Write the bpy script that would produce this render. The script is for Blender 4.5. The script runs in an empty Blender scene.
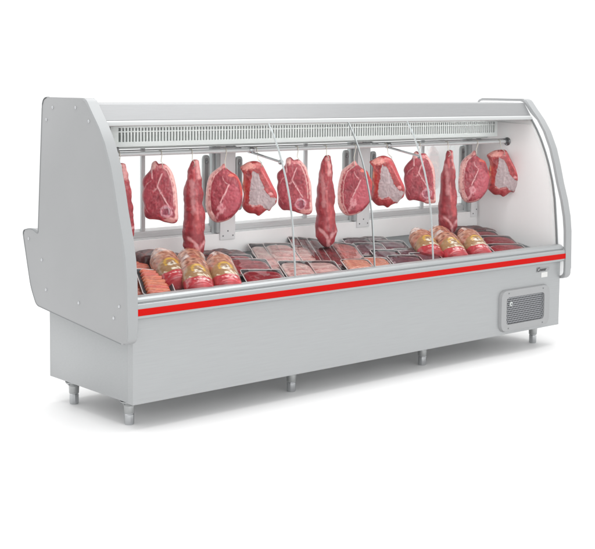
import bpy, bmesh, math, random
import numpy as np
from mathutils import Vector, Matrix, noise
random.seed(7)
S = bpy.context.scene
COL = S.collection
L, D = 2.45, 0.572            # length and base depth of the case (m)
PI = math.pi

# ------------------------------------------------------------ helpers
def lin(c):
    return tuple(((v/255)/12.92 if v/255 <= .04045 else ((v/255+.055)/1.055)**2.4) for v in c)

def mat(name, rgb=(200,200,200), rough=.5, metal=0., spec=.5, coat=0., bump=0., bscale=60., var=0., stretch=None, attr=False, sss=0., grain=0., gscale=150.):
    m = bpy.data.materials.new(name); m.use_nodes = True
    nt = m.node_tree; n = nt.nodes; l = nt.links; b = n['Principled BSDF']
    b.inputs['Roughness'].default_value = rough; b.inputs['Metallic'].default_value = metal
    b.inputs['Specular IOR Level'].default_value = spec; b.inputs['Coat Weight'].default_value = coat
    b.inputs['Coat Roughness'].default_value = .12
    tc = n.new('ShaderNodeTexCoord'); mp = n.new('ShaderNodeMapping'); l.new(tc.outputs['Object'], mp.inputs[0])
    if stretch: mp.inputs['Scale'].default_value = stretch
    c = lin(rgb)
    src = None
    if attr:
        a = n.new('ShaderNodeAttribute'); a.attribute_name = 'Col'; src = a.outputs['Color']
    if var or grain:
        nz = n.new('ShaderNodeTexNoise'); nz.inputs['Scale'].default_value = gscale if grain else bscale
        nz.inputs['Detail'].default_value = 5; l.new(mp.outputs[0], nz.inputs[0])
        r = n.new('ShaderNodeMapRange'); r.inputs[1].default_value = .3; r.inputs[2].default_value = .7
        amt = grain or var
        r.inputs[3].default_value = 1-amt; r.inputs[4].default_value = 1+amt; l.new(nz.outputs[0], r.inputs[0])
        mx = n.new('ShaderNodeMix'); mx.data_type = 'RGBA'; mx.blend_type = 'MULTIPLY'; mx.inputs[0].default_value = 1
        if src: l.new(src, mx.inputs[6])
        else: mx.inputs[6].default_value = (*c, 1)
        l.new(r.outputs[0], mx.inputs[7]); src = mx.outputs[2]
    if src: l.new(src, b.inputs['Base Color'])
    else: b.inputs['Base Color'].default_value = (*c, 1)
    if bump:
        nb = n.new('ShaderNodeTexNoise'); nb.inputs['Scale'].default_value = bscale; nb.inputs['Detail'].default_value = 4
        l.new(mp.outputs[0], nb.inputs[0]); bp = n.new('ShaderNodeBump'); bp.inputs['Strength'].default_value = bump
        bp.inputs['Distance'].default_value = .002; l.new(nb.outputs[0], bp.inputs['Height']); l.new(bp.outputs[0], b.inputs['Normal'])
    if sss:
        b.inputs['Subsurface Weight'].default_value = sss; b.inputs['Subsurface Radius'].default_value = (1,.35,.25)
        b.inputs['Subsurface Scale'].default_value = .006
    return m

def glass_mat(name, tint=(.97,.985,.98), refl=1.0):
    m = bpy.data.materials.new(name); m.use_nodes = True
    nt = m.node_tree; n = nt.nodes; l = nt.links; n.remove(n['Principled BSDF'])
    t = n.new('ShaderNodeBsdfTransparent'); t.inputs[0].default_value = (*tint, 1)
    g = n.new('ShaderNodeBsdfGlossy'); g.inputs['Roughness'].default_value = .02
    f = n.new('ShaderNodeFresnel'); f.inputs[0].default_value = 1.35
    mu = n.new('ShaderNodeMath'); mu.operation = 'MULTIPLY'; mu.inputs[1].default_value = refl; l.new(f.outputs[0], mu.inputs[0])
    x = n.new('ShaderNodeMixShader'); l.new(mu.outputs[0], x.inputs[0]); l.new(t.outputs[0], x.inputs[1]); l.new(g.outputs[0], x.inputs[2])
    l.new(x.outputs[0], n['Material Output'].inputs[0]); return m

def obj(name, bm, m, parent=None, smooth=True, angle=35, recalc=True):
    if recalc: bmesh.ops.recalc_face_normals(bm, faces=bm.faces)
    me = bpy.data.meshes.new(name); bm.to_mesh(me); bm.free()
    for mm in (m if isinstance(m, (list, tuple)) else [m]): me.materials.append(mm)
    if smooth:
        for p in me.polygons: p.use_smooth = True
        if angle: me.set_sharp_from_angle(angle=math.radians(angle))
    o = bpy.data.objects.new(name, me); COL.objects.link(o)
    if parent: o.parent = parent
    return o

def tag(o, label=None, cat=None, group=None, kind=None):
    if label: o['label'] = label
    if cat: o['category'] = cat
    if group: o['group'] = group
    if kind: o['kind'] = kind
    return o

def empty(name, loc=(0,0,0), rz=0, rx=0):
    o = bpy.data.objects.new(name, None); COL.objects.link(o); o.location = loc; o.rotation_euler = (rx, 0, rz)
    o.empty_display_size = .05; return o

def box(bm, x0, x1, y0, y1, z0, z1, bev=0., M=None):
    r = bmesh.ops.create_cube(bm, size=1)
    vs = r['verts']
    for v in vs:
        v.co = Vector(((x0+x1)/2+v.co.x*(x1-x0), (y0+y1)/2+v.co.y*(y1-y0), (z0+z1)/2+v.co.z*(z1-z0)))
    if bev:
        es = list({e for v in vs for e in v.link_edges})
        r2 = bmesh.ops.bevel(bm, geom=es, offset=bev, segments=2, profile=.5, affect='EDGES')
    elif M is not None:
        for v in vs: v.co = M @ v.co
    return bm

def fillet(pts, rad, seg=5):
    """round the corners of a closed polygon; rad is a number or a list"""
    out = []; n = len(pts)
    for i in range(n):
        p = Vector(pts[i]); a = Vector(pts[i-1]); b = Vector(pts[(i+1) % n])
        r = rad[i] if isinstance(rad, (list, tuple)) else rad
        if r <= 0: out.append(tuple(p)); continue
        da = (a-p); db = (b-p); la = min(r, da.length*.49); lb = min(r, db.length*.49)
        A = p+da.normalized()*la; B = p+db.normalized()*lb
        for k in range(seg+1):
            t = k/seg; q = A*(1-t)**2+p*2*t*(1-t)+B*t*t; out.append(tuple(q))
    return out

def prism_x(bm, prof, x0, x1, bev=0., seg=3):
    """extrude a (y,z) profile along x"""
    a = [bm.verts.new((x0, y, z)) for y, z in prof]; b = [bm.verts.new((x1, y, z)) for y, z in prof]
    fa = bm.faces.new(a); fb = bm.faces.new(b[::-1]); n = len(prof)
    for i in range(n): bm.faces.new((a[i], b[i], b[(i+1) % n], a[(i+1) % n]))
    if bev:
        es = list(fa.edges)+list(fb.edges)
        bmesh.ops.bevel(bm, geom=es, offset=bev, segments=seg, profile=.5, affect='EDGES')
    return bm

def prism_y(bm, prof, y0, y1, bev=0.):
    a = [bm.verts.new((x, y0, z)) for x, z in prof]; b = [bm.verts.new((x, y1, z)) for x, z in prof]
    fa = bm.faces.new(a); fb = bm.faces.new(b[::-1]); n = len(prof)
    for i in range(n): bm.faces.new((a[i], b[i], b[(i+1) % n], a[(i+1) % n]))
    if bev: bmesh.ops.bevel(bm, geom=list(fa.edges)+list(fb.edges), offset=bev, segments=2, profile=.5, affect='EDGES')
    return bm

def tube(bm, path, r, seg=12, cap=True):
    path = [Vector(p) for p in path]; rings = []
    for i, p in enumerate(path):
        d = (path[min(i+1, len(path)-1)]-path[max(i-1, 0)]).normalized()
        up = Vector((0,0,1)) if abs(d.z) < .9 else Vector((1,0,0))
        u = d.cross(up).normalized(); v = u.cross(d)
        rr = r[i] if isinstance(r, (list, tuple)) else r
        rings.append([bm.verts.new(p+u*math.cos(t)*rr+v*math.sin(t)*rr) for t in [2*PI*k/seg for k in range(seg)]])
    for a, b in zip(rings, rings[1:]):
        for k in range(seg): bm.faces.new((a[k], a[(k+1) % seg], b[(k+1) % seg], b[k]))
    if cap: bm.faces.new(rings[0][::-1]); bm.faces.new(rings[-1])
    return bm

def lathe(bm, prof, c=(0,0,0), seg=24, axis='z'):
    rings = []
    for r, h in prof:
        ring = []
        for k in range(seg):
            t = 2*PI*k/seg
            p = (math.cos(t)*r, math.sin(t)*r, h) if axis == 'z' else ((h, math.cos(t)*r, math.sin(t)*r) if axis == 'x' else (math.cos(t)*r, h, math.sin(t)*r))
            ring.append(bm.verts.new(Vector(c)+Vector(p)))
        rings.append(ring)
    for a, b in zip(rings, rings[1:]):
        for k in range(seg): bm.faces.new((a[k], a[(k+1) % seg], b[(k+1) % seg], b[k]))
    bm.faces.new(rings[0][::-1]); bm.faces.new(rings[-1]); return bm

def rrect(x0, x1, z0, z1, r, seg=6):
    return fillet([(x0,z0),(x1,z0),(x1,z1),(x0,z1)], r, seg)

def crom(pts, n):
    P = [Vector(p) for p in pts]; m = len(P); out = []
    for i in range(m):
        a, b, c, d = P[i-1], P[i], P[(i+1) % m], P[(i+2) % m]
        for k in range(8):
            t = k/8; out.append(.5*((2*b)+(c-a)*t+(2*a-5*b+4*c-d)*t*t+(3*b-a-3*c+d)*t**3))
    # resample by arc length
    ds = [0]; q = out+[out[0]]
    for a, b in zip(q, q[1:]): ds.append(ds[-1]+(b-a).length)
    res = []; j = 0
    for k in range(n):
        s = ds[-1]*k/n
        while ds[j+1] < s: j += 1
        t = (s-ds[j])/max(ds[j+1]-ds[j], 1e-9); res.append(q[j].lerp(q[j+1], t))
    return res

# ------------------------------------------------------------ materials
M_panel = mat('satin_grey_panel', (150,151,152), .36, .12, .5, bump=.03, bscale=3, var=.03)
M_base  = mat('brushed_grey_sheet', (160,162,163), .36, .45, .5, var=.035, bscale=60, stretch=(.12,1,7))
M_canopy= mat('brushed_canopy_sheet', (140,141,142), .36, .3, .5, var=.03, bscale=90, stretch=(.15,4,4))
M_trim  = mat('aluminium_trim', (158,161,162), .3, .4, .5)
M_edge  = mat('edge_moulding', (148,150,151), .35)
M_lip   = mat('white_lip', (176,178,178), .4)
M_white = mat('white_interior', (246,247,247), .4, var=.01, bscale=5)
M_liner = mat('pale_liner', (248,248,248), .35)
M_dark  = mat('dark_gasket', (70,72,74), .6)
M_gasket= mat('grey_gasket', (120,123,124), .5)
M_red   = mat('red_stripe', (182,10,5), .6, spec=.1)
M_steel = mat('polished_steel', (188,190,192), .2, .9)
M_rail  = mat('satin_rail', (200,202,203), .35, .15)
M_dsteel= mat('dark_steel', (120,122,124), .3, .9)
M_leg   = mat('cast_leg', (170,172,172), .28, .7)
M_deck  = mat('display_deck', (112,120,122), .35, .5)
M_coil  = mat('evaporator_fins', (132,140,137), .6, .1)
M_grille= mat('plastic_grille', (180,184,183), .45)
M_frame = mat('door_frame_aluminium', (202,205,206), .4, .1)
M_handle= mat('handle_zinc', (168,174,174), .4, .2)
M_colside= mat('column_side', (178,184,185), .5)
M_column= mat('column_plastic', (236,238,239), .4)
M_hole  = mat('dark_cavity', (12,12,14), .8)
M_mesh  = mat('vent_mesh', (160,162,166), .4, .4)
M_sticker = mat('white_sticker', (205,205,203), .5)
M_ink   = mat('emblem_ink', (60,60,62), .4)
M_plate = mat('emblem_plate', (150,151,152), .3, .6)
M_glass = glass_mat('clear_glass', (.985,.992,.99), .45)
M_seam  = mat('glass_edge', (168,175,176), .25, .2)
M_meat  = mat('fresh_meat', attr=True, rough=.29, spec=.5, bump=.2, bscale=160, grain=.13, gscale=130, sss=.12)
M_wrap  = mat('wrapped_meat', attr=True, rough=.3, spec=.5, coat=.5, bump=.35, bscale=110, grain=.12, gscale=170, sss=.08)
M_bag   = mat('printed_bag_film', attr=True, rough=.25, coat=.6, bump=.9, bscale=45, grain=.08, gscale=90)
M_tray  = mat('black_foam_tray', (62,62,66), .45)
M_rim   = mat('pale_tray_rim', (222,214,212), .35)
M_hook  = mat('hook_wire', (214,208,196), .3, .4)

M_fill = bpy.data.materials.new('fill_glow'); M_fill.use_nodes = True
_b = M_fill.node_tree.nodes['Principled BSDF']; _b.inputs['Emission Color'].default_value = (1,.99,.97,1); _b.inputs['Emission Strength'].default_value = 11
# ------------------------------------------------------------ floor
bm = bmesh.new(); bmesh.ops.create_grid(bm, x_segments=1, y_segments=1, size=60)
ZG = -0.097
for v in bm.verts: v.co.z = ZG
M_floor = mat('white_studio_floor', (230,230,230), .6, spec=.3)
tag(obj('floor', bm, M_floor, smooth=False), kind='structure')

# ------------------------------------------------------------ the case
case = empty('display_case', (0,0,0))
tag(case, 'long light grey refrigerated butcher display case with curved glass front, red stripe and short legs', 'display case')

FRONT = [(-.031,.275),(-.029,.36),(-.026,.45),(-.018,.52),(-.001,.595),(.026,.68),(.047,.76),(.072,.84),(.110,.92),(.148,.975),(.188,1.020),(.236,1.077)]
def panel_profile():
    base = [(.54,1.078),(.581,.556),(.632,.575),(.700,.560),(.640,.345),(.598,.279),(-.03,.218)]
    rad  = [.035, .012, .03, .02, .03, .02, .045]
    pts = base+FRONT; rd = rad+[0]*(len(FRONT)-1)+[.022]
    return fillet(pts, rd, 6)
PP = panel_profile()
def side_panel(x0, x1, parent):
    bm = bmesh.new(); prism_x(bm, PP, x0, x1, bev=.007, seg=3)
    return obj('side_panel', bm, M_panel, parent, angle=40)
pl = side_panel(-.04, 0, case); pr = side_panel(L+.0035, L+.0435, case)
def edge_trim(x0, x1, parent):
    Q = [Vector(p) for p in PP]; n = len(Q); band = [i for i in range(n) if Q[i].x < .30 and (Q[i].x < .12 or Q[i].y > .9) and Q[i].y > .2335]
    # the run of profile points from the bottom corner up the front to the top corner
    run = [Q[i] for i in range(n) if i in band]; outp = []; innp = []
    for i, p in enumerate(run):
        a = run[max(0, i-1)]; b = run[min(len(run)-1, i+1)]; d = (b-a).normalized(); nrm = Vector((-d.y, d.x))
        if nrm.x > 0: nrm = -nrm
        e_ = min(1, i/4, (len(run)-1-i)/3); outp.append(p+nrm*(.0025*e_-.0004*(1-e_))); innp.append(p-nrm*.010)
    bm = bmesh.new(); prof = [(p.x, p.y) for p in outp]+[(p.x, p.y) for p in innp[::-1]]
    prism_x(bm, prof, x0, x1, bev=.005, seg=3); return obj('edge_trim', bm, M_edge, parent, angle=50)
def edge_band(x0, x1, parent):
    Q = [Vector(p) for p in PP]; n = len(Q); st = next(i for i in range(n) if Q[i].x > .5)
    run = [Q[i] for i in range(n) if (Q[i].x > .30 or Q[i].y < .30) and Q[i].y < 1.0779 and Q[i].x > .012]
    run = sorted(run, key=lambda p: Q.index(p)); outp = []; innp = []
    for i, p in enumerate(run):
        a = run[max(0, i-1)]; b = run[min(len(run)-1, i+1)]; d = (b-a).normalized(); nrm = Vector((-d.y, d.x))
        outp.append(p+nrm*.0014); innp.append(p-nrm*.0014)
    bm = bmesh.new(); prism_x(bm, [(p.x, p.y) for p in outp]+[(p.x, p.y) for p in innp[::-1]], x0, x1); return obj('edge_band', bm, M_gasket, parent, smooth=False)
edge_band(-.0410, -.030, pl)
edge_trim(-.0418, .0012, pl); edge_trim(L+.0023, L+.0453, pr)
for y, z in ((.465,1.04),(.304,1.042),(.511,.994),(.215,.995),(.652,.532),(.553,.46),(.523,.349),(.29,.33),(.023,.354),(.058,.308)):
    bm = bmesh.new(); lathe(bm, [(.0062,0),(.0062,-.0012),(.0045,-.0028),(.0012,-.0032)], (-.0402,y,z), 14, 'x'); obj('screw', bm, M_steel, pl)
    
# white inner skin on the right panel, set in front of its inner face
def glass_y(z):
    P = [(.20,-.004),(.377,.016),(.453,.022),(.60,.037),(.68,.052),(.762,.076),(.82,.098),(.88,.125),(.935,.156),(.985,.191),(1.061,.245)]
    for (a, ya), (b, yb) in zip(P, P[1:]):
        if z <= b: 
            t = (z-a)/(b-a); return ya+(yb-ya)*t
    return P[-1][1]
inner = [(y+.012 if y < .3 else y-.012, z-.012 if z > 1 else (z+.012 if z < .3 else z)) for y, z in PP]
bm = bmesh.new(); prism_x(bm, inner, L, L+.003); obj('inner_skin', bm, M_white, pr, smooth=False)
zs = [.385+(1.04-.385)*k/30 for k in range(31)]
def strip_along(x0, x1, zz, off0, off1, y_of=glass_y):
    bm = bmesh.new(); prof = [(y_of(z)+off0, z) for z in zz]+[(y_of(z)+off1, z) for z in zz[::-1]]
    prism_x(bm, prof, x0, x1); return bm
obj('glass_gasket', strip_along(L-.006, L-.0005, zs, -.003, .006), M_gasket, pr)
obj('glass_gasket', strip_along(.0005, .006, zs, -.003, .006), M_gasket, pl)
# inner liner of the right end, a step inside the gasket
lin_prof = [(glass_y(z)+.02, z) for z in zs if z < .97]+[(.50,.965),(.50,.417),(.06,.334)]
bm = bmesh.new(); prism_x(bm, lin_prof, L-.004, L-.0005); obj('end_liner', bm, M_liner, pr)

# canopy
bm = bmesh.new(); prism_x(bm, [(.53,1.058),(.243,1.058),(.236,1.054),(.1965,.9975),(.205,.992),(.53,.992)], .0005, L-.0005)
can = obj('canopy', bm, M_canopy, case, angle=25)
bm = bmesh.new(); prism_x(bm, fillet([(.1962,.9965),(.187,.992),(.184,.978),(.190,.975),(.200,.975),(.202,.985),(.545,.985),(.545,.991)], [.002,.003,.003,.002,0,0,0,0], 2), .0005, L-.0005)
obj('canopy_lip', bm, M_lip, can, angle=25)

# base cabinet
bm = bmesh.new(); box(bm, .0015, L-.0015, .001, D, .001, .300, .002); cab = obj('base_cabinet', bm, M_base, case, angle=30)
bm = bmesh.new()   # front cladding that wraps a little round both ends
prof = [(0,.032),(0,0),(L,0),(L,.032),(L-.0013,.032),(L-.0013,.0008),(.0013,.0008),(.0013,.032)]
lo = [bm.verts.new((x, y-.001, 0)) for x, y in prof]; hi = [bm.verts.new((x, y-.001, .306)) for x, y in prof]
bm.faces.new(lo); bm.faces.new(hi)
for i in range(8): bm.faces.new((lo[i], lo[(i+1) % 8], hi[(i+1) % 8], hi[i]))
obj('front_cladding', bm, M_base, cab, smooth=False)
# insulated tank behind the bumper (closed body, lower back bulge between the panels)
bm = bmesh.new()
prism_x(bm, [(.03,.302),(.59,.302),(.625,.36),(.67,.535),(.60,.548),(.556,.548),(.556,.505),(.520,.505),(.514,.400),(.03,.318),(.0,.318),(.0,.302)], .001, L-.001)
obj('tank', bm, M_white, case, smooth=False)
# deck sheet
DZ0, DSL = .322, .19
bm = bmesh.new(); prism_x(bm, [(.02,DZ0+.0038),(.5135,DZ0+.5135*DSL),(.5135,DZ0+.5135*DSL-.005),(.02,DZ0-.003)], .003, L-.0055)
obj('display_deck', bm, M_deck, case, smooth=False)

# bumper and stripe
BP = fillet([(.036,.322),(.036,.382),(.022,.387),(-.004,.386),(-.017,.376),(-.0185,.3685),(-.0155,.366),(-.0155,.364),(-.024,.3625),(-.027,.358),(-.027,.314),(-.024,.3095),(-.004,.305),(-.004,.322)],
            [0,.004,.006,.008,.003,.001,0,.001,.002,.003,.003,.004,0,0], 3)
bm = bmesh.new(); prism_x(bm, BP, .001, L+.002, bev=0); bum = obj('bumper', bm, M_trim, case, angle=30)
bm = bmesh.new(); prism_x(bm, fillet([(-.0265,.3455),(-.0300,.3445),(-.0300,.3215),(-.0265,.3205)], [0,.001,.001,0], 2), .001, L+.003); obj('red_stripe', bm, M_red, bum)

# glass front in four panes with seams
XJ = [0.006, .775, 1.214, 1.572, L-.0065]
gz = [.384+(.980-.384)*k/36 for k in range(37)]
for a, b in zip(XJ, XJ[1:]):
    bm = bmesh.new(); prof = [(glass_y(z), z) for z in gz]
    va = [bm.verts.new((a+.0035, y, z)) for y, z in prof]; vb = [bm.verts.new((b-.0035, y, z)) for y, z in prof]
    for i in range(len(prof)-1): bm.faces.new((va[i], vb[i], vb[i+1], va[i+1]))
    obj('glass_pane', bm, M_glass, case, angle=60)
for j, x in enumerate(XJ[1:-1]):
    bm = strip_along(x-.0022, x+.0022, gz, -.0015, .004)
    s = obj('glass_seam', bm, M_seam if j != 1 else M_handle, case)
    bm = strip_along(x-.0034, x-.0023, gz, .0005, .004); obj('seam_seal', bm, M_gasket if j == 1 else M_frame, s)

# evaporator box with slotted grille
EX0, EX1, EY, EZ0, EZ1 = .094, 2.303, .28, .897, .9835
ev = empty('evaporator', (0,0,0)); ev.parent = case
bm = bmesh.new()
prism_x(bm, [(.294,EZ0),(.50,EZ0),(.50,.984),(.294,.984)], EX0, EX1); obj('evaporator_housing', bm, M_coil, ev, smooth=False)
bm = bmesh.new()
box(bm, EX0, EX1, EY, .2935, EZ0-.001, .9145); box(bm, EX0, EX1, EY, .2935, .9665, EZ1)
box(bm, EX0, EX0+.034, EY, .2935, .9145, .9665); box(bm, EX1-.02, EX1, EY, .2935, .9145, .9665)
box(bm, EX0+.034, EX1-.02, EY+.0005, .285, .9500, .9545)
nb = 150; xa, xb = EX0+.034, EX1-.02; pitch = (xb-xa)/nb
for k in range(1, nb): box(bm, xa+k*pitch-pitch*.24, xa+k*pitch+pitch*.24, EY+.001, .290, .9145, .9665)
obj('vent_grille', bm, M_grille, ev, smooth=False)
bm = bmesh.new(); box(bm, EX0+.01, EX1-.01, .33, .47, EZ0-.012, EZ0-.0005, .003); obj('drip_tray', bm, M_grille, ev)
bm = bmesh.new(); box(bm, EX0+.012, EX0+.05, .30, .32, EZ0-.016, EZ0-.0012, .002); obj('clip', bm, M_dsteel, ev)

# unseen strip lamp added behind the canopy lip to brighten the interior
lp = empty('added_fill_lamp', (0,0,0)); lp.parent = case
bm = bmesh.new(); box(bm, .12, L-.22, .206, .230, .9815, .9848, .001); obj('fill_housing', bm, M_grille, lp)
bm = bmesh.new(); box(bm, .13, L-.23, .208, .228, .9785, .9813, .001); obj('fill_diffuser', bm, M_fill, lp)
# hanging rail
RY, RZ = .332, .866
bm = bmesh.new(); tube(bm, [(.001,RY,RZ),(L-.004,RY,RZ)], .0088, 20); rail = obj('meat_rail', bm, M_rail, case)
bm = bmesh.new(); tube(bm, [(.001,RY+.02,RZ+.012),(L-.004,RY+.02,RZ+.012)], .0028, 10); obj('rear_rod', bm, M_steel, rail)
for xx, s in ((L-.004,-1),(.001,1)):
    bm = bmesh.new(); lathe(bm, [(.0205,0),(.0205,s*.003),(.018,s*.006),(.011,s*.008),(.011,s*.022)], (xx,RY,RZ), 28, 'x'); fl = obj('rail_flange', bm, M_dsteel, rail)
    for a in range(3):
        t = a*2*PI/3+.5; bm = bmesh.new(); lathe(bm, [(.0025,s*.0045),(.0025,s*.0075),(.001,s*.008)], (xx,RY+.0155*math.cos(t),RZ+.0155*math.sin(t)), 10, 'x'); obj('screw', bm, M_steel, fl)

# rear: lower frame rail, columns, mullions, sliding glass doors
rf = empty('rear_doors', (0,0,0)); rf.parent = case
bm = bmesh.new(); box(bm, .001, L-.001, .5405, .5545, .5095, .5385, .0015); box(bm, .001, L-.001, .534, .5402, .505, .5125, .001); box(bm, .001, L-.001, .5375, .5402, .526, .530)
obj('lower_rail', bm, M_frame, rf, angle=30)
bm = bmesh.new(); box(bm, .001, L-.001, .540, .556, .93, .9645, .001); obj('upper_rail', bm, M_frame, rf)
for x in (.418, 1.297, 2.065):
    bm = bmesh.new(); box(bm, x-.009, x+.009, .541, .552, .539, .9295, .001); obj('mullion', bm, M_frame, rf)
def grip(px, pz0, pz1, xo, parent):
    bm = bmesh.new(); prism_y(bm, rrect(px-.0165, px+.0165, pz0, pz1, .016, 6), .508, .520, .002); g = obj('door_handle', bm, M_handle, parent)
    bm = bmesh.new(); prism_y(bm, rrect(px-.0075, px+.0075, pz0+.035, pz1-.012, .007, 5), .5065, .5085); obj('handle_recess', bm, M_gasket, g)
    bm = bmesh.new(); lathe(bm, [(.0075,-.001),(.0075,-.004),(.003,-.005)], (px,.5075,pz1-.03), 14, 'y'); obj('bolt', bm, M_dsteel, g)
for x in (.758, 1.562, 2.366):
    bm = bmesh.new(); box(bm, x, x+.014, .530, .553, .5095, .8965, .001); box(bm, x+.0142, x+.030, .516, .553, .5095, .8965, .001)
    cl = obj('column', bm, M_colside, rf)
    bm = bmesh.new(); box(bm, x+.0305, min(x+.112, L-.006), .512, .5335, .478, .8965, .002); face = obj('column_cover', bm, M_column, cl)
    for sx, sz in ((.045,.495),(.070,.515)) if x > 2.3 else ((.045,.495),(.098,.495),(.071,.515)):
        bm = bmesh.new(); lathe(bm, [(.0032,0),(.0032,-.0015),(.001,-.002)], (x+sx,.5118,sz), 10, 'y'); obj('screw', bm, M_dsteel, face)
    bm = bmesh.new(); box(bm, x+.055, x+.076, .495, .5118, .872, .890, .002); obj('stay_bracket', bm, M_dsteel, face)
    grip(x-.046, .60, .840, 0, cl)
    if x < 2.3: grip(x+.129, .60, .830, 0, cl)
doors = [(.003,.407),(.429,.757),(.790,1.286),(1.308,1.561),(1.594,2.054),(2.076,2.365)]
for a, b in doors:
    bm = bmesh.new(); vs = [bm.verts.new(p) for p in ((a,.548,.540),(b,.548,.540),(b,.548,.929),(a,.548,.929))]; bm.faces.new(vs); obj('door_glass', bm, M_glass, rf, smooth=False)
# stays from the columns over the rail to the glass seams
for x0, x1 in ((.824, .775), (1.628, 1.572)):
    z1 = .828; s = empty('glass_stay', (0,0,0)); s.parent = case
    bm = bmesh.new(); tube(bm, [(x0,.50,.879),(x1,glass_y(z1)+.004,z1)], .0048, 12); obj('stay_rod', bm, M_steel, s)
    t = (.50-RY)/(.50-glass_y(z1)); cx_ = x0+(x1-x0)*t
    bm = bmesh.new(); lathe(bm, [(.0125,-.011),(.0135,-.009),(.0135,.009),(.0125,.011)], (cx_,RY,RZ), 20, 'x'); obj('stay_clamp', bm, M_steel, s)
    bm = bmesh.new(); lathe(bm, [(.010,-.004),(.010,.004)], (x1,glass_y(z1)+.009,z1), 18, 'y'); obj('glass_clip', bm, M_steel, s)

# legs
def make_leg(x, y):
    e = empty('leg', (x, y, 0)); e.parent = case
    bm = bmesh.new(); prism_z = [(-.045,-.02),(-.02,-.045),(.02,-.045),(.045,-.02),(.045,.02),(.02,.045),(-.02,.045),(-.045,.02)]
    a = [bm.verts.new((p*.8, q*.8, -.0005)) for p, q in prism_z]; b = [bm.verts.new((p*.74, q*.74, -.005)) for p, q in prism_z]
    bm.faces.new(a); bm.faces.new(b)
    for i in range(8): bm.faces.new((a[i], a[(i+1) % 8], b[(i+1) % 8], b[i]))
    obj('mounting_plate', bm, M_leg, e, smooth=False)
    bm = bmesh.new(); lathe(bm, [(.020,-.004),(.020,-.009),(.034,-.0095),(.034,-.0125),(.027,-.019),(.0205,-.027),(.0190,-.054),(.0178,-.056)], (0,0,0), 28)
    obj('collar', bm, M_leg, e)
    for k in range(6):
        t = k*PI/3+.35; bm = bmesh.new(); lathe(bm, [(.0034,-.005),(.0034,-.0185),(.0018,-.020)], (.028*math.cos(t),.028*math.sin(t),0), 8); obj('bolt', bm, M_dsteel, e)
    bm = bmesh.new(); lathe(bm, [(.0165,-.0565),(.0165,-.058),(.0178,-.060),(.0178,-.092),(.0165,ZG+.0003)], (0,0,0), 10); obj('foot', bm, M_steel, e, angle=20)
for x in (.052, .832, 1.603, 2.386):
    for y in (.100, .478): make_leg(x, y)

# compressor vent low on the right of the front
vt = empty('compressor_vent', (0,0,0)); vt.parent = case
VX0, VX1, VZ0, VZ1 = 2.000, 2.362, .012, .208
outer = rrect(VX0, VX1, VZ0, VZ1, .042, 7); innr = rrect(VX0+.040, VX1-.044, VZ0+.034, VZ1-.036, .020, 7)
bm = bmesh.new()
n_ = len(outer); yo, yi = -.014, -.0012
A = [bm.verts.new((x, yi, z)) for x, z in outer]; sc = [((x-2.181)*.975+2.181, (z-.11)*.96+.11) for x, z in outer]
B = [bm.verts.new((x, yo, z)) for x, z in sc]; Cc = [bm.verts.new((x, yo, z)) for x, z in innr]; Dd = [bm.verts.new((x, yi, z)) for x, z in innr]
for r1, r2 in ((A,B),(B,Cc),(Cc,Dd)):
    for i in range(n_): bm.faces.new((r1[i], r1[(i+1) % n_], r2[(i+1) % n_], r2[i]))
fr = obj('vent_frame', bm, M_panel, vt, angle=40)
for sx, sz in ((VX0+.055,VZ1-.017),(VX1-.055,VZ1-.017),(VX0+.055,VZ0+.017),(VX1-.055,VZ0+.017)):
    bm = bmesh.new(); lathe(bm, [(.003,0),(.003,-.001),(.001,-.0015)], (sx,yo-.0003,sz), 10, 'y'); obj('screw', bm, M_dsteel, fr)
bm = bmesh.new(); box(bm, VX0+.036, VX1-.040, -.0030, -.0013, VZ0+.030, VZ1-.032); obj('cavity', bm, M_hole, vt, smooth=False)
bm = bmesh.new(); p_ = .0108; rows = 0; z = VZ0+.028
while z < VZ1-.028:
    x = VX0+.036+(p_/2 if rows % 2 else 0)
    while x < VX1-.038:
        o6 = [bm.verts.new((x+p_*.5774*math.sin(k*PI/3), -.008, z+p_*.5774*math.cos(k*PI/3))) for k in range(6)]
        i6 = [bm.verts.new((x+p_*.42*math.sin(k*PI/3), -.008, z+p_*.42*math.cos(k*PI/3))) for k in range(6)]
        for k in range(6): bm.faces.new((o6[k], o6[(k+1) % 6], i6[(k+1) % 6], i6[k]))
        x += p_
    z += p_*.866; rows += 1
# keep only what lies inside the frame opening
for v in list(bm.verts):
    if not (VX0+.030 < v.co.x < VX1-.034 and VZ0+.024 < v.co.z < VZ1-.026): bm.verts.remove(v)
bmesh.ops.remove_doubles(bm, verts=bm.verts, dist=1e-5)
obj('vent_mesh', bm, M_mesh, vt, smooth=False, recalc=False)
bm = bmesh.new(); lathe(bm, [(.011,-.0085),(.011,-.012),(.0085,-.0145),(.003,-.015)], (VX0+.075,0,VZ1-.068), 20, 'y'); obj('vent_knob', bm, M_grille, vt)
bm = bmesh.new(); lathe(bm, [(.004,-.0148),(.004,-.017),(.002,-.0175)], (VX0+.075,0,VZ1-.068), 12, 'y'); obj('vent_bolt', bm, M_dsteel, vt)

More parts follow.
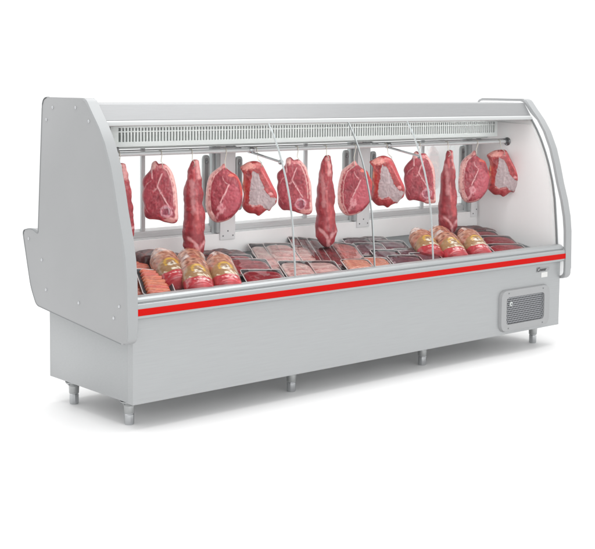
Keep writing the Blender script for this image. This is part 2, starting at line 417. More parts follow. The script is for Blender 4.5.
# emblem and sticker
em = empty('emblem', (0,0,0)); em.parent = case
bm = bmesh.new(); prism_y(bm, fillet([(2.268,.268),(2.362,.270),(2.366,.284),(2.304,.288),(2.272,.290)], .002, 2), -.0032, -.0012); obj('emblem_plate', bm, M_plate, em, smooth=False)
def text_part(body, x, z, y, size, shear, m, parent, bold=0.0):
    cu = bpy.data.curves.new('emblem_text', 'FONT'); cu.body = body; cu.size = size; cu.shear = shear; cu.extrude = .0004; cu.offset = bold
    t = bpy.data.objects.new('tmp', cu); COL.objects.link(t)
    dg = bpy.context.evaluated_depsgraph_get(); me = bpy.data.meshes.new_from_object(t.evaluated_get(dg)); bpy.data.objects.remove(t)
    me.materials.clear(); me.materials.append(m); me.name = 'emblem_text'
    o = bpy.data.objects.new('emblem_text', me); COL.objects.link(o); o.parent = parent; o.location = (x, y, z); o.rotation_euler = (PI/2, 0, 0); return o
text_part('C', 2.269, .2695, -.0037, .028, .25, M_ink, em, .0006)
text_part('onser', 2.288, .2715, -.0037, .022, .25, M_ink, em, .0005)
bm = bmesh.new(); prism_y(bm, rrect(2.305, 2.352, .240, .264, .002, 2), -.0022, -.0012); obj('rating_sticker', bm, M_sticker, case, smooth=False)

# ------------------------------------------------------------ meat painting
def seg_dist(P, a, b):
    a = np.array(a, float); b = np.array(b, float); d = b-a
    t = np.clip(((P-a)@d)/(d@d), 0, 1); return np.linalg.norm(P-(a+t[:,None]*d), axis=1)
def line_dist(P, pts):
    r = np.full(len(P), 1e9)
    for a, b in zip(pts, pts[1:]): r = np.minimum(r, seg_dist(P, a, b))
    return r
def poly_in(P, poly):
    c = np.zeros(len(P), bool); n = len(poly)
    for i in range(n):
        x1, y1 = poly[i]; x2, y2 = poly[(i+1) % n]
        m = ((y1 > P[:,1]) != (y2 > P[:,1])); 
        xi = (x2-x1)*(P[:,1]-y1)/((y2-y1) or 1e-9)+x1
        c ^= m & (P[:,0] < xi)
    return c
def nz(P, s, seed=0):
    return np.array([noise.noise(Vector((p[0]*s, p[1]*s, seed*7.3))) for p in P])
def sm(x): x = np.clip(x, 0, 1); return x*x*(3-2*x)
def mixc(C, w, rgb): 
    c = np.array(lin(rgb)); return C*(1-w[:,None])+c*w[:,None]

def paint(P, base, layers, seed):
    """P in tracing units; layers: ('line', pts, width, rgb, strength) ('ell', c, (a,b), rgb, strength) ('poly', pts, rgb, strength) ('ring', c, r, w, rgb, s)"""
    C = np.tile(np.array(lin(base)), (len(P),1)); H = np.zeros(len(P))
    n1 = nz(P, .02, seed); n2 = nz(P, .06, seed+1); n3 = nz(P, .16, seed+2)
    C = C*np.array([.72,.60,.61]); n4 = nz(P*np.array([1.0,.22]), .12, seed+5)
    C = C*(1+.24*n1+.15*n2+.20*n4)[:,None]
    rdg = 1-np.abs(nz(P*np.array([1.0,.55])+n1[:,None]*20, .055, seed+8))*9; C = mixc(C, sm(rdg)*sm((n1+.1)*3)*.30, (216,140,142))   # marbling veins
    C = mixc(C, sm((-n2-.15)*2.5)*.35, (122,34,46)); C = mixc(C, sm((n4-.25)*3)*.25, (206,110,112))
    for ly in layers:
        k = ly[0]
        if k == 'line': d = line_dist(P, ly[1])+n2*ly[2]*.6+n3*ly[2]*.25; w = sm(1.3-d/ly[2]); rgb, s = ly[3], ly[4]
        elif k == 'ell':
            q = (P-np.array(ly[1]))/np.array(ly[2]); d = np.linalg.norm(q, axis=1)+n2*.5+n3*.3; w = sm((1.15-d)*3); rgb, s = ly[3], ly[4]
        elif k == 'ring':
            d = np.abs(np.linalg.norm(P-np.array(ly[1]), axis=1)-ly[2]+n2*8); w = sm(1.3-d/ly[3]); rgb, s = ly[4], ly[5]
        elif k == 'poly':
            Q = P+np.stack([n1*8+n2*6, n1*5+n3*3], 1); w = poly_in(Q, ly[1]).astype(float); rgb, s = ly[2], ly[3]
        C = mixc(C, w*s, rgb)
        if len(ly) > (6 if k == 'ring' else 5) - (1 if k == 'poly' else 0): H += w*ly[-1]
    return np.clip(C, 0, 1), H+n1*.5+n2*.5

def set_col(me, C):
    at = me.color_attributes.new('Col', 'FLOAT_COLOR', 'POINT')
    buf = np.ones((len(me.vertices), 4), np.float32); buf[:,:3] = C; at.data.foreach_set('color', buf.ravel())

CUTS = {}
def cut_mesh(name, *a, **k):
    CUTS[name] = (a, k); return _cut(name, *a, **k)
def vary(name, i):
    a, k = CUTS[name]; rv = random.Random(i*17+3); a = list(a)
    a[0] = [(x+rv.uniform(-5,5), y+rv.uniform(-5,5)) for x, y in a[0]]; a[5] = a[5]+i*13
    lay = []
    for ly in a[4]:
        ly = list(ly); dx, dy = rv.uniform(-6,6), rv.uniform(-6,6)
        if ly[0] in ('line','poly'): ly[1] = [(x+dx, y+dy) for x, y in ly[1]]
        else: ly[1] = (ly[1][0]+dx, ly[1][1]+dy)
        lay.append(tuple(ly))
    a[4] = lay; return _cut(name, *a, **k)
def _cut(name, outline, scale, T, base, layers, seed, rim=None, rings=40, nang=150, power=6, bulge=0, amp=.0025):
    """a hanging cut: closed body, origin at the top centre; x right, z up, y depth (front is -y)"""
    O = crom(outline, nang); cx = sum(p.x for p in O)/nang; cy = sum(p.y for p in O)/nang
    xs = [p.x for p in O]; ys = [p.y for p in O]; x0, x1, y0, y1 = min(xs), max(xs), min(ys), max(ys)
    co = []; idx = {}
    rr = [math.sin(PI/2*k/rings)**.8 for k in range(rings+1)]
    P2 = []; side = []; prof = []
    for sgn in (-1, 1):
        for k, r in enumerate(rr):
            if sgn == 1 and k == rings: continue
            if k == 0: P2.append((cx, cy)); side.append(sgn); prof.append(0); continue
            for p in O: P2.append((cx+(p.x-cx)*r, cy+(p.y-cy)*r)); side.append(sgn); prof.append(r)
    P2 = np.array(P2); side = np.array(side); prof = np.array(prof)
    C, H = paint(P2, base, layers, seed)
    if rim is not None:      # side wall of the slab
        w = sm((prof-.985)/.012); C = mixc(C, w*rim[1], rim[0])
    dep = T/2*np.sqrt(np.clip(1-prof**power, 0, 1))+bulge*(1-prof**2)
    edge = 1-prof**10
    Y = side*(dep+edge*H*amp)
    # gentle overall warp so it is not a flat board
    u = (P2[:,0]-cx)/(x1-x0); v = (P2[:,1]-cy)/(y1-y0)
    Y = Y+.010*u*u+.006*np.sin(v*3+seed)
    X = (P2[:,0]-(x0+x1)/2)*scale; Z = -(P2[:,1]-y0)*scale
    bm = bmesh.new(); vs = [bm.verts.new(c) for c in zip(X, Y, Z)]
    def base_i(sg, k): 
        off = 0 if sg == -1 else 1+rings*nang
        return off if k == 0 else off+1+(k-1)*nang
    for sg in (-1, 1):
        for k in range(rings):
            if k == 0:
                c = vs[base_i(sg,0)]; b = base_i(sg,1)
                for j in range(nang): bm.faces.new((c, vs[b+j], vs[b+(j+1) % nang]))
            else:
                a = base_i(sg,k); b = base_i(sg,k+1) if not (sg == 1 and k+1 == rings) else base_i(-1, rings)
                for j in range(nang): bm.faces.new((vs[a+j], vs[b+j], vs[b+(j+1) % nang], vs[a+(j+1) % nang]))
    bmesh.ops.recalc_face_normals(bm, faces=bm.faces)
    me = bpy.data.meshes.new(name); bm.to_mesh(me); bm.free(); set_col(me, C); me.materials.append(M_meat)
    for p in me.polygons: p.use_smooth = True
    return me, (x1-x0)*scale, (y1-y0)*scale

FAT = (232,178,172); PALE = (228,172,174)
ham_slice = cut_mesh('leg_steak', [(100,60),(122,40),(140,42),(155,60),(175,58),(205,62),(235,85),(265,130),(285,190),(300,260),(308,340),(312,420),(315,480),(300,512),(270,520),(235,515),(200,508),(165,495),(120,490),(80,488),(50,470),(38,430),(40,380),(28,340),(25,300),(32,250),(25,210),(30,175),(60,140),(90,105)],
  .00043, .036, (182,74,88), [
  ('line', [(30,180),(60,150),(90,110)], 16, (150,56,68), .6),
  ('ell', (60,300), (30,60), (196,92,104), .4),
  ('line', [(212,70),(252,112),(284,200),(300,300),(306,400),(302,480)], 15, FAT, .95, .8),
  ('line', [(190,85),(228,112),(262,190),(280,280),(286,380)], 5, (238,190,184), .6),
  ('ell', (122,72), (22,34), FAT, .9, .8), ('ell', (185,80), (34,16), (222,140,142), .8, .5),
  ('line', [(104,95),(108,170)], 7, PALE, .9, .6), ('line', [(188,135),(168,180),(150,235),(182,285),(212,335),(238,378)], 6, PALE, .9, .6),
  ('line', [(150,245),(128,262)], 7, PALE, .6), ('line', [(45,255),(62,220),(100,190)], 3, PALE, .6), ('line', [(42,375),(75,430)], 2.5, PALE, .5),
  ('ell', (225,428), (48,50), (196,110,124), .8), ('ring', (222,425), 42, 7, (218,160,168), .75, .8), ('ell', (218,432), (26,28), (140,62,80), .8, -.8), ('line', [(205,400),(232,392),(248,410),(246,440)], 6, (206,176,186), .8, .6),
  ('ell', (255,490), (46,20), (226,162,158), .85, .5), ('line', [(170,455),(205,500)], 7, (205,70,78), .7), ('line', [(60,480),(130,488),(200,502)], 7, (206,96,104), .6)], 3, rim=((214,140,136), .6))
loin_slice = cut_mesh('rump_steak', [(165,65),(180,65),(195,95),(235,125),(275,150),(300,190),(318,240),(325,300),(320,360),(300,410),(260,460),(220,495),(170,515),(120,522),(80,505),(55,470),(35,420),(28,370),(30,320),(35,260),(45,200),(65,150),(95,120),(130,95),(150,80)],
  .00043, .038, (178,66,82), [
  ('poly', [(215,225),(250,215),(300,260),(312,330),(290,400),(240,455),(190,480),(170,430),(160,370),(190,300)], (196,88,102), .6),
  ('line', [(158,78),(90,132),(56,210),(44,310),(50,410),(92,500)], 18, FAT, .95, .8), ('line', [(165,98),(104,150),(78,220),(68,320),(76,420),(115,500)], 5, (238,192,186), .6),
  ('ell', (172,82), (16,22), (226,150,148), .8, .5), ('line', [(235,140),(285,170),(312,230),(322,300)], 11, (206,72,62), .75, .5), ('ell', (235,150), (26,12), (226,120,104), .7),
  ('line', [(218,222),(190,285),(152,358)], 6, PALE, .95, .6), ('line', [(165,160),(178,190),(208,220)], 3.5, PALE, .8),
  ('ell', (155,405), (30,38), (220,150,156), .85, .6), ('line', [(140,440),(122,480)], 11, (220,150,156), .75), ('ell', (165,400), (10,12), (190,90,104), .7),
  ('line', [(70,490),(120,516),(180,508),(225,488)], 7, (228,170,166), .8), ('line', [(110,280),(120,380),(110,450)], 3, (150,48,62), .5)], 11, rim=((222,160,156), .6))
rib_piece = cut_mesh('rib_piece', [(30,100),(60,75),(100,52),(150,42),(195,50),(225,75),(250,120),(285,190),(320,260),(350,320),(355,370),(345,410),(310,445),(290,475),(265,468),(235,490),(195,518),(160,500),(110,495),(70,470),(50,430),(55,380),(62,330),(50,270),(58,200),(55,150)],
  .00040, .034, (186,66,68), [
  ('line', [(60,160),(80,260),(80,360)], 22, (196,62,50), .7), ('ell', (100,85), (62,32), (230,160,150), .85, .6), ('ell', (185,78), (40,26), (214,120,118), .7), ('ell', (105,150), (24,20), (130,30,36), .7, -1.),
  ('line', [(215,100),(290,220),(345,330)], 20, (198,78,84), .8, .4), ('line', [(225,130),(300,270)], 5, (224,140,140), .6),
  ('poly', [(140,125),(190,150),(222,215),(246,290),(296,350),(352,365),(338,412),(290,470),(250,452),(215,415),(165,425),(148,440),(115,408),(110,350),(122,270),(132,200)], (178,164,166), .9, -.5),
  ('line', [(190,160),(205,280),(190,400)], 5, (208,190,192), .5), ('line', [(150,180),(150,380)], 4, (172,150,156), .5), ('line', [(262,320),(300,420)], 4, (170,140,146), .5),
  ('ell', (298,322), (20,14), (226,160,160), .8, .6), ('line', [(58,200),(62,245)], 6, (232,150,96), .7), ('line', [(65,280),(70,310)], 5, (232,150,96), .7),
  ('line', [(70,440),(130,470),(200,500)], 16, (160,44,52), .6), ('line', [(115,415),(165,432),(215,420)], 5, (222,150,146), .8), ('ell', (190,460), (40,24), (170,50,58), .6)], 21, rim=((170,50,54), .5), bulge=.008)

def long_cut(name, rows, scale, base, layers, seed):
    zs_ = []; N = 90; A = 72
    r0 = rows[0][0]; r1 = rows[-1][0]; P2 = []; pos = []
    def at(y):
        for (a, l0, h0), (b, l1, h1) in zip(rows, rows[1:]):
            if y <= b: t = (y-a)/(b-a); t = t; return l0+(l1-l0)*t, h0+(h1-h0)*t
        return rows[-1][1:]
    mid0 = 80
    for i in range(N+1):
        y = r0+(r1-r0)*i/N; l, h = at(y); c = (l+h)/2; hw = (h-l)/2
        for k in range(A):
            t = 2*PI*k/A; u = c+hw*math.cos(t); P2.append((u, y)); 
            pos.append([(u-mid0), hw*.82*math.sin(t), -(y-r0), math.cos(t), math.sin(t)])
    P2 = np.array(P2); pos = np.array(pos)
    C, H = paint(P2, base, layers, seed)
    C = C*1.0
    d = H*2.2+nz(P2+np.stack([pos[:,1]*1.3, pos[:,1]*.4],1), .035, seed+4)*3.5
    bm = bmesh.new()
    X = (pos[:,0]+pos[:,3]*d)*scale; Y = (pos[:,1]+pos[:,4]*d)*scale; Z = pos[:,2]*scale
    vs = [bm.verts.new(c) for c in zip(X, Y, Z)]
    for i in range(N):
        for k in range(A): bm.faces.new((vs[i*A+k], vs[i*A+(k+1) % A], vs[(i+1)*A+(k+1) % A], vs[(i+1)*A+k]))
    bm.faces.new(vs[:A]); bm.faces.new(vs[N*A:])
    bmesh.ops.recalc_face_normals(bm, faces=bm.faces)
    me = bpy.data.meshes.new(name); bm.to_mesh(me); bm.free(); set_col(me, C); me.materials.append(M_meat)
    for p in me.polygons: p.use_smooth = True
    return me, 109*scale, (r1-r0)*scale
LONG = ('tenderloin', [(20,76,92),(26,68,100),(40,62,102),(80,52,108),(120,45,112),(160,37,118),(200,33,121),(250,30,124),(300,28,128),(350,28,130),(400,28,133),(440,27,136),(470,31,134),(500,42,126),(518,58,112),(528,72,100),(531,82,92)],
  .00066, (174,62,72), [('line', [(92,30),(100,70),(104,120)], 11, (214,150,148), .85, .5), ('line', [(70,60),(74,110)], 6, (202,90,92), .6),
  ('line', [(62,125),(70,200),(74,285)], 12, (192,128,130), .75, .3), ('line', [(95,300),(105,400)], 14, (196,80,82), .5), ('line', [(38,200),(36,420)], 8, (140,52,66), .5), ('line', [(90,220),(96,330)], 5, (214,120,120), .5),
  ('line', [(50,428),(78,452),(94,480),(98,525)], 9, (218,158,160), .9, .5), ('line', [(132,430),(112,450),(94,480)], 9, (218,158,160), .85, .5), ('ell', (55,480), (18,30), (150,48,62), .6), ('ell', (120,485), (14,26), (160,52,64), .6),
  ('line', [(60,350),(80,380),(75,410)], 4, (150,50,60), .6), ('line', [(100,120),(88,170),(100,220)], 4, (150,50,60), .5)], 31)

def long_variant(k):
    rv = random.Random(k*5+1); a = list(LONG)
    if k: a[1] = [(y, l+rv.uniform(-5,5)*(60 < y < 500), h+rv.uniform(-6,6)*(60 < y < 500)) for y, l, h in a[1]]
    dx = [(rv.uniform(-8,8)*(k > 0), rv.uniform(-16,16)*(k > 0)) for _ in a[4]]
    a[4] = [((ly[0], [(x+d[0], y+d[1]) for x, y in ly[1]]) + ly[2:]) if ly[0] == 'line' else ((ly[0], (ly[1][0]+d[0], ly[1][1]+d[1])) + ly[2:]) for ly, d in zip(a[4], dx)]
    a[5] = a[5]+k*11; return long_cut(*a)
tender = long_variant(0)
# ------------------------------------------------------------ camera (solved from the photograph)
R = np.array([[0.75955336645895,-0.6503941873070465,0.008129244619438335],[-0.05026796798830454,-0.07115613934375767,-0.9961977390197283],[0.6484996645297534,0.75625670572293,-0.08674087937010323]])
CP = np.array([-2.4111,-3.5749,1.1147]); F = 1239.0746; PX, PY = 275.5541, 196.8852
cam = bpy.data.cameras.new('camera'); co = bpy.data.objects.new('camera', cam); COL.objects.link(co)
rw = Matrix(((R[0][0],-R[1][0],-R[2][0]),(R[0][1],-R[1][1],-R[2][1]),(R[0][2],-R[1][2],-R[2][2])))
co.matrix_world = Matrix.Translation(Vector(CP)) @ rw.to_4x4()
cam.sensor_fit = 'HORIZONTAL'; cam.sensor_width = 36; cam.lens = F/595*36; cam.shift_x = (297.5-PX)/595; cam.shift_y = -(274.5-PY)/595
cam.clip_start = .05; cam.clip_end = 300; S.camera = co

# ------------------------------------------------------------ hanging meat: (kind, x, y, top z, width, height, turn)
YAW = math.atan2(R[0][1], R[0][0])
def at_px(p, y):   # layout helper: real position on the plane y of a traced point
    d = R.T @ np.array([p[0]-PX, p[1]-PY, F]); t = (y-CP[1])/d[1]; return CP+t*d, t
KIND = {'ham': (ham_slice, 'leg_steak', 'steak'), 'loin': (loin_slice, 'rump_steak', 'steak'), 'rib': (rib_piece, 'rib_piece', 'meat cut'), 'long': (tender, 'tenderloin', 'meat cut')}
HANG = [ # kind, x0, x1, y0, y1 traced box, hook x at rail, plane y, label
 ('long', 105,134.5,163,243, 118, .335, 'long dark red meat cut hanging leftmost, half hidden behind the left side panel', 'plain'),
 ('ham', 142,178.5,161,223.5, 159, .34, 'hanging leg steak with bone ring, leftmost of the three bone-in steaks', 'steel'),
 ('long', 182.5,206,159.5,258.5, 191, .33, 'long hanging tenderloin whose tip nearly touches the bagged rolls at left', 'plain'),
 ('loin', 205.5,243,163.5,223, 222, .35, 'hanging oval steak with left fat rim in front of the left rear column', ''),
 ('rib', 240,277.5,161,216, 258, .315, 'hanging rib piece with grey membrane just left of the left glass seam', ''),
 ('ham', 277,313,157,215, 295, .34, 'hanging leg steak with bone ring behind the left glass seam', ''),
 ('long', 316,337,155,248, 325, .33, 'long hanging tenderloin above the dark red sliced meat trays', ''),
 ('loin', 338,373,160.5,216, 351, .35, 'hanging oval steak with left fat rim behind the middle glass seam', ''),
 ('rib', 369.5,405.5,155.5,208, 388, .315, 'hanging rib piece with grey membrane between the middle and right glass seams', ''),
 ('ham', 404,437,151,204, 417, .34, 'hanging leg steak with bone ring behind the right glass seam', ''),
 ('long', 439.5,458.5,150,236.5, 446.5, .33, 'long hanging tenderloin above the bagged rolls at right', ''),
 ('loin', 459,490.5,150.5,203, 473, .35, 'hanging oval steak with left fat rim in front of the right rear corner column', ''),
 ('rib', 487,522,149.5,197, 501, .315, 'hanging rib piece with grey membrane rightmost, beside the rail flange on the white end wall', ''),
]
GRP = {'ham': 'bone-in leg steaks hanging from the rail', 'loin': 'oval steaks hanging from the rail', 'rib': 'rib pieces hanging from the rail', 'long': 'long cuts hanging from the rail'}
ORD = ['first','second','third','fourth','fifth','sixth','seventh','eighth','ninth','tenth','eleventh','twelfth','thirteenth']
for i, (k, x0, x1, y0, y1, hx, py, lab, _) in enumerate(HANG):
    src_, nm, cat = KIND[k]; me, w, h = long_variant(i) if k == 'long' else src_ if i < 5 else vary({'ham':'leg_steak','loin':'rump_steak','rib':'rib_piece'}[k], i)
    p, t = at_px(((x0+x1)/2, y0), py); sw = (x1-x0)*t/w if False else (x1-x0)*(t)/w
    o = bpy.data.objects.new(nm, me); COL.objects.link(o)
    o.location = p; o.rotation_euler = (0, 0, YAW+random.uniform(-.05,.05)); sz = (y1-y0)*t/h
    o.scale = (sw, (sw+sz)/2, sz)
    tag(o, lab, cat, GRP[k])
    # hook over the rail
    q, _t = at_px((hx, (y0+6)), py)
    rail_x = q[0]+(.02 if k != 'rib' else -.01)
    top = Vector((q[0], RY, RZ+.0105)); tip = Vector((q[0], py, p[2]-.022))
    a = Vector((math.cos(YAW), math.sin(YAW), 0))
    pts = []
    off = tip-Vector((q[0], RY, 0)); n = 8
    for s in range(n+1):
        th = PI*1.15*(1-s/n); pts.append(Vector((q[0], RY, RZ))+Vector((0, -math.cos(th)*.0112, math.sin(th)*.0112))*1.0)
    pts = pts[::1]
    last = pts[-1]
    pts.append(Vector((q[0], last.y, RZ-.008))); 
    pts.append(Vector((q[0], (last.y+py)/2-.004, (RZ-.01+tip.z)/2))); pts.append(Vector((q[0], py-.022*1, tip.z+.016)))
    pts.append(Vector((q[0]+.004, py-.020, tip.z))); pts.append(Vector((q[0]+.006, py-.004, tip.z-.010)))
    bm = bmesh.new(); tube(bm, pts, .0017, 8)
    hk = obj('meat_hook', bm, M_hook, angle=60); tag(hk, ORD[i]+' wire meat hook from the left, over the steel rail above a hanging cut', 'hook', 'wire hooks on the steel rail')

# ------------------------------------------------------------ goods on the deck
def on_deck(px, py, h=.02):
    d = R.T @ np.array([px-PX, py-PY, F]); t = (DZ0+h+DSL*CP[1]-CP[2])/(d[2]-DSL*d[1]); p = CP+t*d
    return (p[0], p[1])
TILT = math.atan(DSL); RZD = -math.atan2(.42,.91)
def tray_bm(w, l, h, wall=.004):
    bm = bmesh.new(); seg = 5
    def ring(ww, ll, z, r=.016): return [bm.verts.new((x, y, z)) for x, y in rrect(-ww/2, ww/2, -ll/2, ll/2, r, seg)]
    rings = [ring(w-.014, l-.014, 0), ring(w, l, h), ring(w-.003, l-.003, h+.0015), ring(w-2*wall, l-2*wall, h), ring(w-.02, l-.02, .004)]
    for a, b in zip(rings, rings[1:]):
        for i in range(len(a)): bm.faces.new((a[i], a[(i+1) % len(a)], b[(i+1) % len(a)], b[i]))
    bm.faces.new(rings[0][::-1]); bm.faces.new(rings[-1]); return bm
def slab_mesh(name, w, l, t, base, fat, seed, fatside=1, fatw=.16, extra=(), m=None):
    """a lying slice; painted on a 200-unit square"""
    N = 64; Rg = 16; O = []
    for k in range(N):
        a = 2*PI*k/N; c, s = math.cos(a), math.sin(a)
        r = (abs(c)**3.2+abs(s)**3.2)**(-1/3.2)*(1+.05*noise.noise(Vector((c*1.6, s*1.6, seed*3.1))))
        O.append((c*r, s*r))
    P2 = [(0,0)]; rad = [0]
    for k in range(1, Rg+1):
        r = math.sin(PI/2*k/Rg)**.85
        for x, y in O: P2.append((x*r, y*r)); rad.append(r)
    P = np.array(P2); rad = np.array(rad)
    lay = list(extra)
    C, H = paint(P*100+100, base, lay, seed)
    if fat: 
        e = P[:,0]*fatside*.25+P[:,1]*.97; d = (rad*(.55+.45*(e > -.1)))+nz(P, 2.2, seed)*.08
        w_ = sm((d-(1-fatw))/.09)*sm((e+.1)*4); C = mixc(C, w_*.95, fat)
    zt = t*np.sqrt(np.clip(1-rad**7, 0, 1))+H*.0016*(1-rad**8)
    bm = bmesh.new(); vs = [bm.verts.new((P[i,0]*w/2, P[i,1]*l/2, zt[i])) for i in range(len(P))]
    for j in range(N): bm.faces.new((vs[0], vs[1+j], vs[1+(j+1) % N]))
    for k in range(1, Rg):
        a = 1+(k-1)*N; b = 1+k*N
        for j in range(N): bm.faces.new((vs[a+j], vs[b+j], vs[b+(j+1) % N], vs[a+(j+1) % N]))
    bm.faces.new([vs[1+(Rg-1)*N+j] for j in range(N)])
    bmesh.ops.recalc_face_normals(bm, faces=bm.faces)
    me = bpy.data.meshes.new(name); bm.to_mesh(me); bm.free(); set_col(me, C); me.materials.append(m or M_wrap)
    for p in me.polygons: p.use_smooth = True
    return me
def child(name, me, parent, loc, rot=(0,0,0)):
    o = bpy.data.objects.new(name, me); COL.objects.link(o); o.parent = parent; o.location = loc; o.rotation_euler = rot; return o

M_film = glass_mat('cling_film', (1,1,1), 1.0)
def film_mesh(w, l, h, seed):
    N = 22; bm = bmesh.new(); g = []
    for i in range(N+1):
        row = []
        for j in range(N+1):
            u, v = i/N*2-1, j/N*2-1; e = (1-abs(u)**6)*(1-abs(v)**6)
            z = h+.0035+.0105*e+.0016*noise.noise(Vector((u*2.5+v*1.2, v*1.5, seed*5.1)))*e+.0008*noise.noise(Vector((u*9, v*3+u*4, seed*2.1)))
            row.append(bm.verts.new((u*(w/2-.001), v*(l/2-.001), z)))
        g.append(row)
    for i in range(N):
        for j in range(N): bm.faces.new((g[i][j], g[i+1][j], g[i+1][j+1], g[i][j+1]))
    me = bpy.data.meshes.new('tray_film'); bm.to_mesh(me); bm.free(); me.materials.append(M_film)
    for p in me.polygons: p.use_smooth = True
    return me
TRAY_CACHE = {}
def tray(px, py, w, l, kind, label, group, h=.016, lift=0, rz=0, tilt=.10, dark=True, roll=.03):
    x, y = on_deck(px, py, .02+lift)
    t = empty('meat_tray', (x, y, DZ0+DSL*y+.001+lift)); t.rotation_euler = (TILT*.9+tilt, roll, RZD+rz)
    tag(t, label, 'tray', group)
    key = (w, l, h)
    if key not in TRAY_CACHE:
        a = obj('tray_base', tray_bm(w, l, h), M_tray); bmr = bmesh.new(); pts = [(x_, y_, h+.0012) for x_, y_ in rrect(-w/2, w/2, -l/2, l/2, .016, 5)]
        tube(bmr, pts+[pts[0]], .0019, 6, cap=False); b = obj('tray_rim', bmr, M_rim)
        TRAY_CACHE[key] = (a.data, b.data); bpy.data.objects.remove(a); bpy.data.objects.remove(b)
    da, db = TRAY_CACHE[key]
    fk = ('film', w, l, random.randint(0,2))
    if fk not in TRAY_CACHE: TRAY_CACHE[fk] = film_mesh(w, l, h, fk[3])
    if kind != 'sausage': child('tray_film', TRAY_CACHE[fk], t, (0,0,0))
    child('tray_base', da, t, (0,0,0)); child('tray_rim', db, t, (0,0,0))
    seed = random.randint(1, 900)
    if kind == 'sausage':
        n = 8
        for k in range(n):
            yy = -l/2+.022+(l-.044)*k/(n-1); P_ = []; rad = []
            for s in range(13):
                u = s/12; P_.append((-w/2+.015+(w-.030)*u, yy+.003*math.sin(u*3+k), h-.004+.0015*math.sin(u*6+k*2)))
                e = min(u, 1-u); rad.append((.0125)*min(1, math.sqrt(e*9+.05)))
            bm = bmesh.new(); tube(bm, P_, rad, 14)
            so = obj('sausage', bm, M_wrap, t, angle=0); me = so.data
            V = np.array([v.co[:] for v in me.vertices]); C = np.tile(np.array(lin((204,100+random.randint(-8,10),74))), (len(V),1)); n1 = nz(V*1000, .06, seed+k); C = C*(1+.25*n1)[:,None]; C = mixc(C, sm((nz(V*1000, .2, seed)-.2)*3)*.5, (238,160,124)); set_col(me, np.clip(C,0,1))
    else:
        spec = {
         'beef': ((184,44,58), (232,182,182), 2), 'pork': ((255,232,224), (246,224,218), 2), 'bacon': ((255,214,206), (246,222,216), 3),
         'dark': ((150,66,72), (178,110,112), 4), 'mince': ((232,150,142), (206,140,134), 4), 'orange': ((255,190,160), (238,176,152), 5), 'purple': ((140,104,112), (196,168,176), 2), 'brown': ((84,34,34), (120,60,52), 2)}[kind]
        base, fat, n = spec
        lay = {'beef': [('line', [(30,60),(90,110),(170,90)], 5, (222,130,136), .6), ('ell', (120,150), (50,20), (196,60,76), .5)],
               'pork': [('line', [(20,120),(90,90),(180,130)], 12, (246,220,212), .8), ('line', [(40,40),(120,60),(170,40)], 9, (200,84,84), .7)],
               'bacon': [('line', [(10,70),(190,60)], 12, (246,222,216), .9), ('line', [(10,130),(190,140)], 9, (240,204,198), .8), ('line', [(20,100),(180,100)], 8, (190,60,66), .7)],
               'dark': [('ell', (100,100), (70,40), (110,36,46), .5)], 'mince': [('ell', (70,100), (30,60), (214,150,146), .5), ('ell', (140,80), (20,40), (200,126,122), .5)],
               'orange': [('line', [(20,100),(180,90)], 12, (244,180,150), .6), ('ell', (60,60), (20,30), (190,80,70), .6)], 'purple': [('ell', (90,90), (60,50), (104,66,80), .6)], 'brown': [('ell', (90,110), (60,50), (60,20,22), .6)]}[kind]
        rr_ = random.Random(seed); fatc = {'beef': (226,140,146), 'pork': (248,226,220), 'bacon': (248,226,220), 'dark': (170,96,100), 'mince': (214,150,146), 'orange': (244,184,160), 'purple': (152,112,124), 'brown': (120,60,56)}[kind]
        for _ in range(5 if kind in ('pork','bacon') else 4):
            x_, y_, a_ = rr_.uniform(20,180), rr_.uniform(20,180), rr_.uniform(-.6,.6)
            ln_ = rr_.uniform(30,90); lay.append(('line', [(x_-ln_*math.cos(a_), y_-ln_*math.sin(a_)), (x_, y_+rr_.uniform(-18,18)), (x_+ln_*math.cos(a_+.5), y_+ln_*math.sin(a_+.5))], rr_.uniform(2.5,8 if kind in ('pork','bacon') else 4.5), fatc, rr_.uniform(.4,.85)))
        if kind in ('mince','orange','dark'):
            for _ in range(26): lay.append(('ell', (rr_.uniform(5,195), rr_.uniform(5,195)), (rr_.uniform(4,12), rr_.uniform(4,12)), fatc if rr_.random() < .6 else (150,60,60), rr_.uniform(.3,.7)))
        ck = (kind, w, l, seed)
        if ck not in TRAY_CACHE: TRAY_CACHE[ck] = slab_mesh('slice', w-.006, (l-.006)/n*1.55, .012, base, fat, seed, 1 if seed % 2 else -1, .2 if kind != 'bacon' else .25, lay)
        for k in range(n):
            yy = l/2-.003-(l-.006)/n*.775-((l-.006)-(l-.006)/n*1.55)*k/max(1, n-1)
            child('slice', TRAY_CACHE[ck], t, (random.uniform(-.002,.002), yy, h-.007+.0012*k), (-.07, 0, random.uniform(-.05,.05)))
    return t

SG = 'sausage trays at the left end of the deck'
tray(155,281.5, .125, .235, 'sausage', 'tray of orange sausages in front, right one at the left end of the deck', SG, lift=.022, roll=.10)
tray(133,285, .112, .235, 'sausage', 'tray of orange sausages tucked against the left side panel', SG)
tray(140,268.5, .112, .16, 'sausage', 'shorter tray of orange sausages behind the two front sausage trays', SG, lift=.004)
BG = 'trays of red beef slices left of centre'
tray(238,260.5, .135, .14, 'beef', 'rear tray of red beef slices, beside the left bagged rolls', BG, lift=.010)
tray(251,266.5, .165, .17, 'beef', 'middle tray of red beef slices, largest of the left beef trays', BG, lift=.010)
tray(264,276.5, .165, .15, 'beef', 'front tray of red beef slices left of the pale pork trays', BG, lift=.020)
PG = 'trays of pale pork slices'
tray(271,258, .125, .33, 'pork', 'long tray of pale pork slices at the left of the pork trays', PG, lift=.006)
tray(285,256, .125, .30, 'bacon', 'tray of streaky pork slices behind the left glass seam, at the back', PG, lift=.014)
